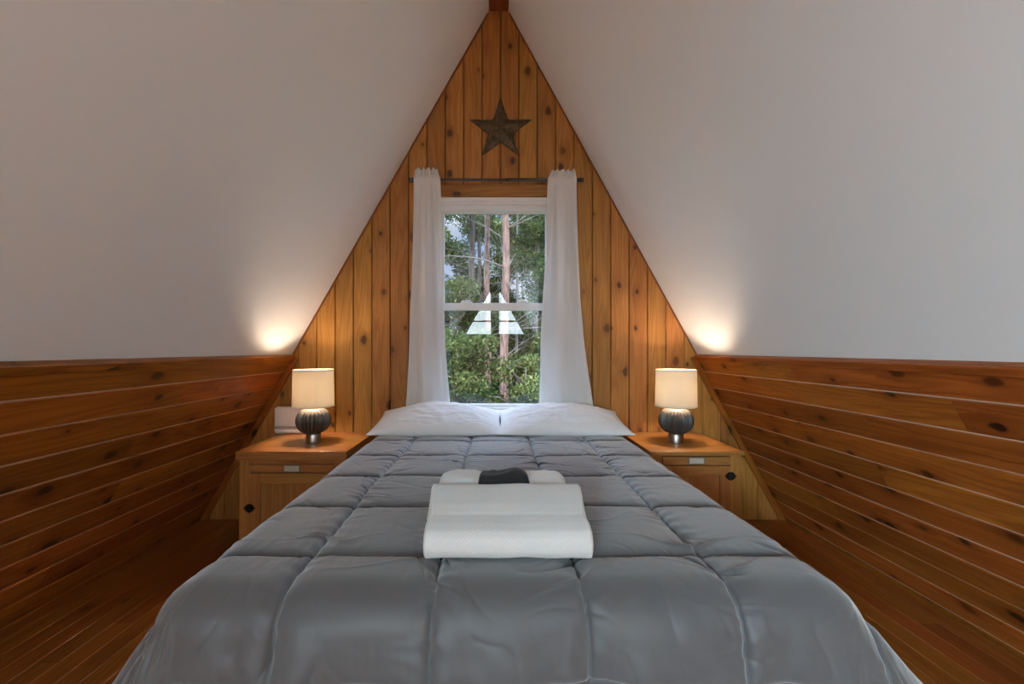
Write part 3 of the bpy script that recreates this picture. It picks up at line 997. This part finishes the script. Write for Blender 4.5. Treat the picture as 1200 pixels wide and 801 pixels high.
pillow(-.354, .811, 'white pillow lying below the left curtain', 2.3, 1.0)
pillow(.420, .811, 'white pillow lying below the right curtain', 9.1, -1.2)

# ------------------------------------------------------------------ towels on the bed
def towel():
    # side profile (y, z) of a thick folded towel that climbs over the cloths behind it
    prof = [(1.205,.712),(1.03,.708),(1.012,.709),(.996,.716),(.987,.731),(.986,.748),(.992,.764),(1.004,.776),(1.03,.786),
            (1.056,.792),(1.062,.7925),(1.068,.796),(1.10,.807),(1.15,.818),(1.185,.824),(1.205,.824),(1.215,.818),(1.219,.806),(1.217,.76),(1.212,.722)]
    pts = [Vector((0,)+p) for p in prof]
    # resample evenly
    seg = [0]
    for i in range(1, len(pts)): seg.append(seg[-1]+(pts[i]-pts[i-1]).length)
    tot = seg[-1] + (pts[0]-pts[-1]).length
    seg.append(tot); ys = [p[0] for p in prof]+[prof[0][0]]; zs = [p[1] for p in prof]+[prof[0][1]]
    n = 230; t = np.linspace(0, tot, n, endpoint=False)
    PY = np.interp(t, seg, ys); PZ = np.interp(t, seg, zs)
    for _ in range(3):
        PY = (np.roll(PY,1)+PY*2+np.roll(PY,-1))/4; PZ = (np.roll(PZ,1)+PZ*2+np.roll(PZ,-1))/4
    dy = np.roll(PY,-1)-np.roll(PY,1); dz = np.roll(PZ,-1)-np.roll(PZ,1)
    l = np.hypot(dy,dz); ny, nz = dz/l, -dy/l
    cyy, czz = PY.mean(), PZ.mean()
    if ((PY-cyy)*ny+(PZ-czz)*nz).mean() < 0: ny, nz = -ny, -nz
    m = 170
    a = np.linspace(-1,1,m)
    X0 = (595.5-580)/486*1.0
    P_ = np.zeros((n, m+6, 3))
    for i in range(n):
        hw = np.interp(PY[i], [.98,1.03,1.06,1.21], [.203,.2015,.197,.213])
        hw *= 1 + .006*noise.noise(Vector((PY[i]*40, PZ[i]*40, 2)))
        for j in range(m+6):
            jj = min(max(j-3,0), m-1); aa = a[jj]
            wv = math.sin(t[i]*2*math.pi/.0095)*math.sin(aa*hw*2*math.pi/.0095)
            sag = .004*noise.noise(Vector((aa*2.5, PY[i]*9, 3)))
            rnd = max(0, abs(aa)-.965)/.035
            sh = 1 - .10*rnd**2
            if j < 3: sh *= (j)/3
            if j > m+2: sh *= (m+5-j)/3
            yy = cyy + (PY[i]-cyy)*sh; zz = czz + (PZ[i]-czz)*(sh if PZ[i] > .735 or j<3 or j>m+2 else 1)
            ds = (.0017*wv + sag) * (1 if 3 <= j <= m+2 else 0)
            P_[i,j] = (X0+aa*hw, yy+ny[i]*ds, zz+nz[i]*ds)
    o = grid_mesh('bath_towel', P_, M['towel'], closed_u=True)
    tag(o, 'large folded white waffle towel lying in the middle of the grey comforter', 'towel')
towel()

def folded(name, cx_, cy_, w_, d_, h_, mat, label, seed, layers=3, rz=0):
    """soft folded cloth: rounded block with layered folded edge"""
    n, m = 60, 70
    root = None
    P_ = np.zeros((m, n, 3))
    for i in range(m):
        for j in range(n):
            th = 2*math.pi*i/m; ph = -math.pi/2 + math.pi*j/(n-1)
            sx = math.copysign(abs(math.cos(th))**.42, math.cos(th)); sy = math.copysign(abs(math.sin(th))**.42, math.sin(th))
            cp = abs(math.cos(ph))**.40; sp = math.copysign(abs(math.sin(ph))**.6, math.sin(ph))
            x_, y_, z_ = w_/2*sx*cp, d_/2*sy*cp, h_/2*sp
            k = 1 + .018*math.cos(z_/h_*2*math.pi*layers)
            x_ *= k; y_ *= k
            z_ += .07*h_*noise.noise(Vector((x_*14+seed, y_*14, seed)))*(1 if z_ > 0 else .1)
            z_ += .02*h_*noise.noise(Vector((x_*45+seed, y_*45, seed+2)))*(1 if z_ > 0 else 0)
            P_[i,j] = (x_, y_, z_+h_/2)
    o = grid_mesh(name, P_, mat, closed_u=True)
    o.location = (cx_, cy_, BH+.010); o.rotation_euler = (0,0,rz)
    return tag(o, label, 'towel')
folded('hand_towel', -.098, 1.305, .150, .135, .118, M['towel'], 'folded white hand towel, left of the charcoal cloth', 1.2, 3, .04)
folded('hand_towel', .145, 1.305, .150, .135, .114, M['towel'], 'folded white hand towel, right of the charcoal cloth', 5.2, 3, -.05)
folded('makeup_cloth', .027, 1.262, .160, .075, .136, M['dark_cloth'], 'folded charcoal cloth tucked between two white hand towels', 8.6, 2, .0)

# ------------------------------------------------------------------ outside
GZ = -2.75
bm = bmesh.new()
n = 40
g = [[bm.verts.new((-40+80*i/n, WY+.6+70*j/n, GZ + .25*noise.noise(Vector((i*.5,j*.5,0))) + .012*max(0,j-6)**2*.35)) for j in range(n+1)] for i in range(n+1)]
for i in range(n):
    for j in range(n): bm.faces.new((g[i][j], g[i+1][j], g[i+1][j+1], g[i][j+1]))
o = from_bm('ground_outside', bm, M['ground'], None, True); tag(o, kind='structure')

def leaves(name, centers, radii, count, size, mat, parent, flat=.6, seed=0):
    r = np.random.default_rng(seed)
    c = np.array(centers); rd = np.array(radii)
    pick = r.choice(len(c), size=count, p=(rd**2)/np.sum(rd**2))
    d = r.normal(size=(count,3)); d /= np.linalg.norm(d, axis=1, keepdims=True)
    rad = r.random(count)**.45
    pos = c[pick] + d*(rd[pick]*rad)[:,None]*np.array([1,1,.75])
    nn = r.normal(size=(count,3)); nn[:,2] += flat; nn /= np.linalg.norm(nn, axis=1, keepdims=True)
    t1 = np.cross(nn, r.normal(size=(count,3))); t1 /= np.linalg.norm(t1, axis=1, keepdims=True)
    t2 = np.cross(nn, t1)
    sz = size*r.uniform(.6,1.35,count)
    L, Wd = t1*sz[:,None], t2*(sz*.42)[:,None]
    V_ = np.stack([pos-L, pos+Wd-L*.1, pos+L, pos-Wd-L*.1], 1).reshape(-1,3)
    q = np.arange(count*4).reshape(-1,4)
    me = bpy.data.meshes.new(name); me.from_pydata(V_.tolist(), [], q.tolist()); me.update()
    at = me.attributes.new('tone', 'FLOAT', 'FACE')
    cl = np.clip(r.normal(.45,.25,count) + (r.random(len(c))[pick]-.5)*.5, 0, 1)
    at.data.foreach_set('value', cl.astype(np.float32))
    return link(name, me, mat, parent)

def wx(px, d): return (px-580)/F*d          # world x at distance d for an image column
def bare_branch(parent, base, length, ang, up, r0, mat):
    bm = bmesh.new()
    d = Vector((math.cos(ang), math.sin(ang), up)).normalized()
    pts, rad = [], []
    p = Vector(base)
    for i in range(7):
        pts.append(p.copy()); rad.append(r0*(1-i/7.5))
        d = (d + Vector((random.uniform(-.16,.16), random.uniform(-.16,.16), random.uniform(-.12,.14)))).normalized()
        p = p + d*(length/6)
    tube(bm, pts, rad, 6)
    for i in (2,3,4,5):
        q = pts[i]; dd = (d + Vector((random.uniform(-1,1), random.uniform(-1,1), random.uniform(-.4,.8)))).normalized()
        tube(bm, [q, q+dd*length*.18, q+dd*length*.34+Vector((0,0,random.uniform(-.05,.1)))], [rad[i]*.6, rad[i]*.4, .002], 5)
    return from_bm('branch', bm, mat, parent, True)

def pine(px, d, r, label, mat, lean=0., branches=9, crown=True, group=None, seed=0):
    random.seed(seed+50)
    x0 = wx(px, d+0)
    H = 15.0
    root = empty('pine_tree', (x0, d, GZ))
    tag(root, label, 'tree', group)
    bm = bmesh.new()
    pts = [(lean*z + .06*noise.noise(Vector((z*.4, seed, 0))), .08*noise.noise(Vector((z*.4, seed, 5))), z) for z in np.linspace(-.3, H, 24)]
    tube(bm, pts, [r*(1.12-.75*i/23) for i in range(24)], 12)
    from_bm('trunk', bm, mat, root, True)
    for i in range(branches):
        z = random.uniform(2.6, 7.2)
        bare_branch(root, (lean*z, 0, z), random.uniform(.9, 2.4), random.uniform(0, 2*math.pi), random.uniform(-.15,.75), random.uniform(.012,.026), M['bark_grey'])
    if crown:
        cs, rs = [], []
        for i in range(26):
            z = random.uniform(8.6, H); a = random.uniform(0, 6.28); q = random.uniform(.3, 2.2)*(1.15-z/H*.6)
            cs.append((lean*z+q*math.cos(a), q*math.sin(a), z)); rs.append(random.uniform(.35,.75))
        leaves('needles', cs, rs, 9000, .07, M['needle'], root, .2, seed)
    return root

def leafy(x, d, H, spread, count, size, mat, label, seed, group=None, base=0.0, name='leafy_tree'):
    random.seed(seed+900)
    root = empty(name, (x, d, GZ + .2))
    tag(root, label, 'tree', group)
    bm = bmesh.new()
    tube(bm, [(0,0,-.4),(.05,.02,H*.4),(-.04,.05,H*.75),(.03,0,H*.95)], [.07,.055,.035,.012], 8)
    for i in range(7):
        z = H*random.uniform(.25,.85); a = random.uniform(0,6.28); q = spread*.75
        tube(bm, [(0,0,z),(q*.5*math.cos(a),q*.5*math.sin(a),z+.25),(q*math.cos(a),q*math.sin(a),z+.5)], [.025,.016,.006], 6)
    from_bm('trunk', bm, M['bark_dark'], root, True)
    cs, rs = [], []
    for i in range(34):
        z = base + (H-base)*random.random(); a = random.uniform(0,6.28)
        q = spread*math.sqrt(random.random())*(1-.35*abs(2*z/H-1))
        cs.append((q*math.cos(a), q*math.sin(a), z)); rs.append(random.uniform(.22,.5)*max(.7,spread))
    leaves('foliage', cs, rs, count, size, mat, root, .7, seed)
    return root

# pines: (pixel column, distance, radius ...)
pine(591, 11.0, .120, 'reddish pine trunk in the middle of the window view', M['bark_red'], .004, 16, True, seed=1)
pine(571.5, 13.5, .115, 'reddish-brown pine trunk just left of the middle pine', M['bark_red'], -.002, 16, True, seed=2)
pine(552, 15.5, .15, 'dark pine trunk in the left part of the window view', M['bark_dark'], .003, 14, True, seed=3)
pine(606, 16.5, .060, 'thin pale trunk right of the middle pine', M['bark_grey'], .0, 7, False, seed=4)
pine(562, 20.0, .12, 'dark trunk standing far behind, between the two left trunks', M['bark_dark'], .0, 14, True, seed=5)
pine(628, 18.0, .10, 'dark trunk half hidden in leaves near the right curtain', M['bark_dark'], .004, 14, True, seed=6)

# leafy trees and bushes (x as pixel column, distance)
k = 0
specs = [
  # px, d, H, spread, count, size, mat
  (535, 9.0, 4.0, .95, 9000, .055, 'leaf', 'bushy green tree low at the left of the window view'),
  (615, 9.5, 3.5, 1.0, 9000, .055, 'leaf', 'bushy green tree low at the right of the window view'),
  (640, 12.0, 8.0, 1.1, 15000, .065, 'leaf', 'tall yellow-green tree beside the right curtain'),
  (520, 13.0, 5.6, 1.3, 14000, .065, 'leaf', 'broad green tree beside the left curtain'),
  (583, 17.0, 5.2, 1.6, 15000, .075, 'leaf_dark', 'dark green tree behind the two middle pine trunks'),
]
for (px, d, H, sp, ct, sz, mt, lb) in specs:
    k += 1
    leafy(wx(px,d), d, H, sp, ct, sz, M[mt], lb, k)
bg = [(503,22,11.5,2.0),(550,25,8.6,2.2),(590,24,11.5,2.4),(632,22,12.5,2.3),(668,24,12,2.3),(475,26,9,2.4),(612,30,13,3.0),(560,32,8.5,3.0)]
for i, (px, d, H, sp) in enumerate(bg):
    leafy(wx(px,d), d, H, sp, 15000, .11, M['leaf_dark' if i % 2 else 'leaf'], 'dense green tree in the forest behind the pines', 40+i, 'forest trees behind the pines')

for i, (x_, d_, H_) in enumerate(((-8.5,19,11),(-12.5,23,12),(-6.5,24,12),(-17,27,13),(8.5,19,11),(12.5,23,12),(7.5,27,13),(17,27,12),(-5.0,15.5,7.5),(5.5,14.5,8.0))):
    leafy(x_, d_, H_, 2.3, 7000, .13, M['leaf' if i % 2 else 'leaf_dark'], 'dense green tree in the forest behind the pines', 70+i, 'forest trees behind the pines')
# ------------------------------------------------------------------ light
SKY_LOW, SKY_HIGH = .8, 11.0
W_ = bpy.data.worlds.new('World'); S.world = W_; W_.use_nodes = True
t = W_.node_tree; t.nodes.clear()
def wn(typ, **kw):
    nd = t.nodes.new(typ)
    for k_, v_ in kw.items(): setattr(nd, k_, v_)
    return nd
o = wn('ShaderNodeOutputWorld'); bgd = wn('ShaderNodeBackground')
tc = wn('ShaderNodeTexCoord'); ns = wn('ShaderNodeTexNoise'); rp = wn('ShaderNodeValToRGB')
ns.inputs['Scale'].default_value = 5; ns.inputs['Detail'].default_value = 5
t.links.new(tc.outputs['Generated'], ns.inputs['Vector']); t.links.new(ns.outputs['Fac'], rp.inputs[0])
rp.color_ramp.elements[0].position = .42; rp.color_ramp.elements[0].color = (.36,.54,.92,1)
rp.color_ramp.elements[1].position = .66; rp.color_ramp.elements[1].color = (.85,.90,1,1)
# the sky grows brighter with height, as a hazy bright overcast does
sx = wn('ShaderNodeSeparateXYZ'); t.links.new(tc.outputs['Generated'], sx.inputs[0])
mrg = wn('ShaderNodeMapRange'); t.links.new(sx.outputs[2], mrg.inputs[0])
for i_, v_ in zip((1,2,3,4), (.28,.62,SKY_LOW,SKY_HIGH)): mrg.inputs[i_].default_value = v_
t.links.new(rp.outputs[0], bgd.inputs[0]); t.links.new(mrg.outputs[0], bgd.inputs[1])
t.links.new(bgd.outputs[0], o.inputs[0])

def light(name, kind, loc, energy, color=(1,1,1), **kw):
    l = bpy.data.lights.new(name, kind); l.energy = energy; l.color = color
    for k_, v_ in kw.items(): setattr(l, k_, v_)
    ob = bpy.data.objects.new(name, l); COL.objects.link(ob); ob.location = loc
    return ob
sun = light('sun', 'SUN', (8,-4,12), 4.5, (1,.95,.86), angle=.02)
sun.rotation_euler = Vector((-.06,.66,-.75)).to_track_quat('-Z','Y').to_euler()

# fill lights at the two added roof windows; daylight in the far glazed gable
def added_fill(name, n_, xf, energy):
    zc_ = sum(SKY_Z)/2; yc = sum(SKY_Y)/2
    c = Vector((xf(zc_), yc, zc_)) - n_*.15
    L = light(name, 'AREA', c, energy, (.60,.86,1.0), shape='RECTANGLE', size=SKY_Y[1]-SKY_Y[0], size_y=(SKY_Z[1]-SKY_Z[0])*1.15)
    z = -n_; x = Y; y = z.cross(x)       # area lights shine along their -Z
    L.matrix_world = Matrix.Translation(c) @ Matrix((x, y, z)).transposed().to_4x4()
    return L
added_fill('added_fill_left', NL, xl, 880)
added_fill('added_fill_right', NR, xr, 880)
L = light('gable_daylight', 'AREA', (0, REAR-.14, 2.22), 92, (.80,.94,1), shape='RECTANGLE', size=1.8, size_y=1.3)
L.rotation_euler = (math.radians(90), 0, 0)     # shines towards +Y

Pt = light('window_sampling', 'AREA', (0, WY+.16, (WIN_B+WIN_T)/2), 1, shape='RECTANGLE', size=2*WIN_X, size_y=WIN_T-WIN_B)
Pt.rotation_euler = (math.radians(-90), 0, 0); Pt.data.cycles.is_portal = True
# ------------------------------------------------------------------ camera and colour
cam = bpy.data.cameras.new('camera'); co = bpy.data.objects.new('camera', cam); COL.objects.link(co)
co.location = (0,0,HC); co.rotation_euler = (math.radians(90),0,0)
cam.sensor_width = 36; cam.lens = F/1200*36; cam.shift_x = 20/1200; cam.shift_y = 8.5/1200
cam.clip_start = .05; cam.clip_end = 200
S.camera = co
vs = S.view_settings
vs.view_transform = 'Standard'; vs.look = 'None'; vs.exposure = 0.08; vs.gamma = 1; vs.use_curve_mapping = False
S.cycles.max_bounces = 10; S.cycles.diffuse_bounces = 6; S.cycles.glossy_bounces = 4; S.cycles.transparent_max_bounces = 12
S.cycles.sample_clamp_indirect = 8; S.cycles.caustics_reflective = False; S.cycles.caustics_refractive = False
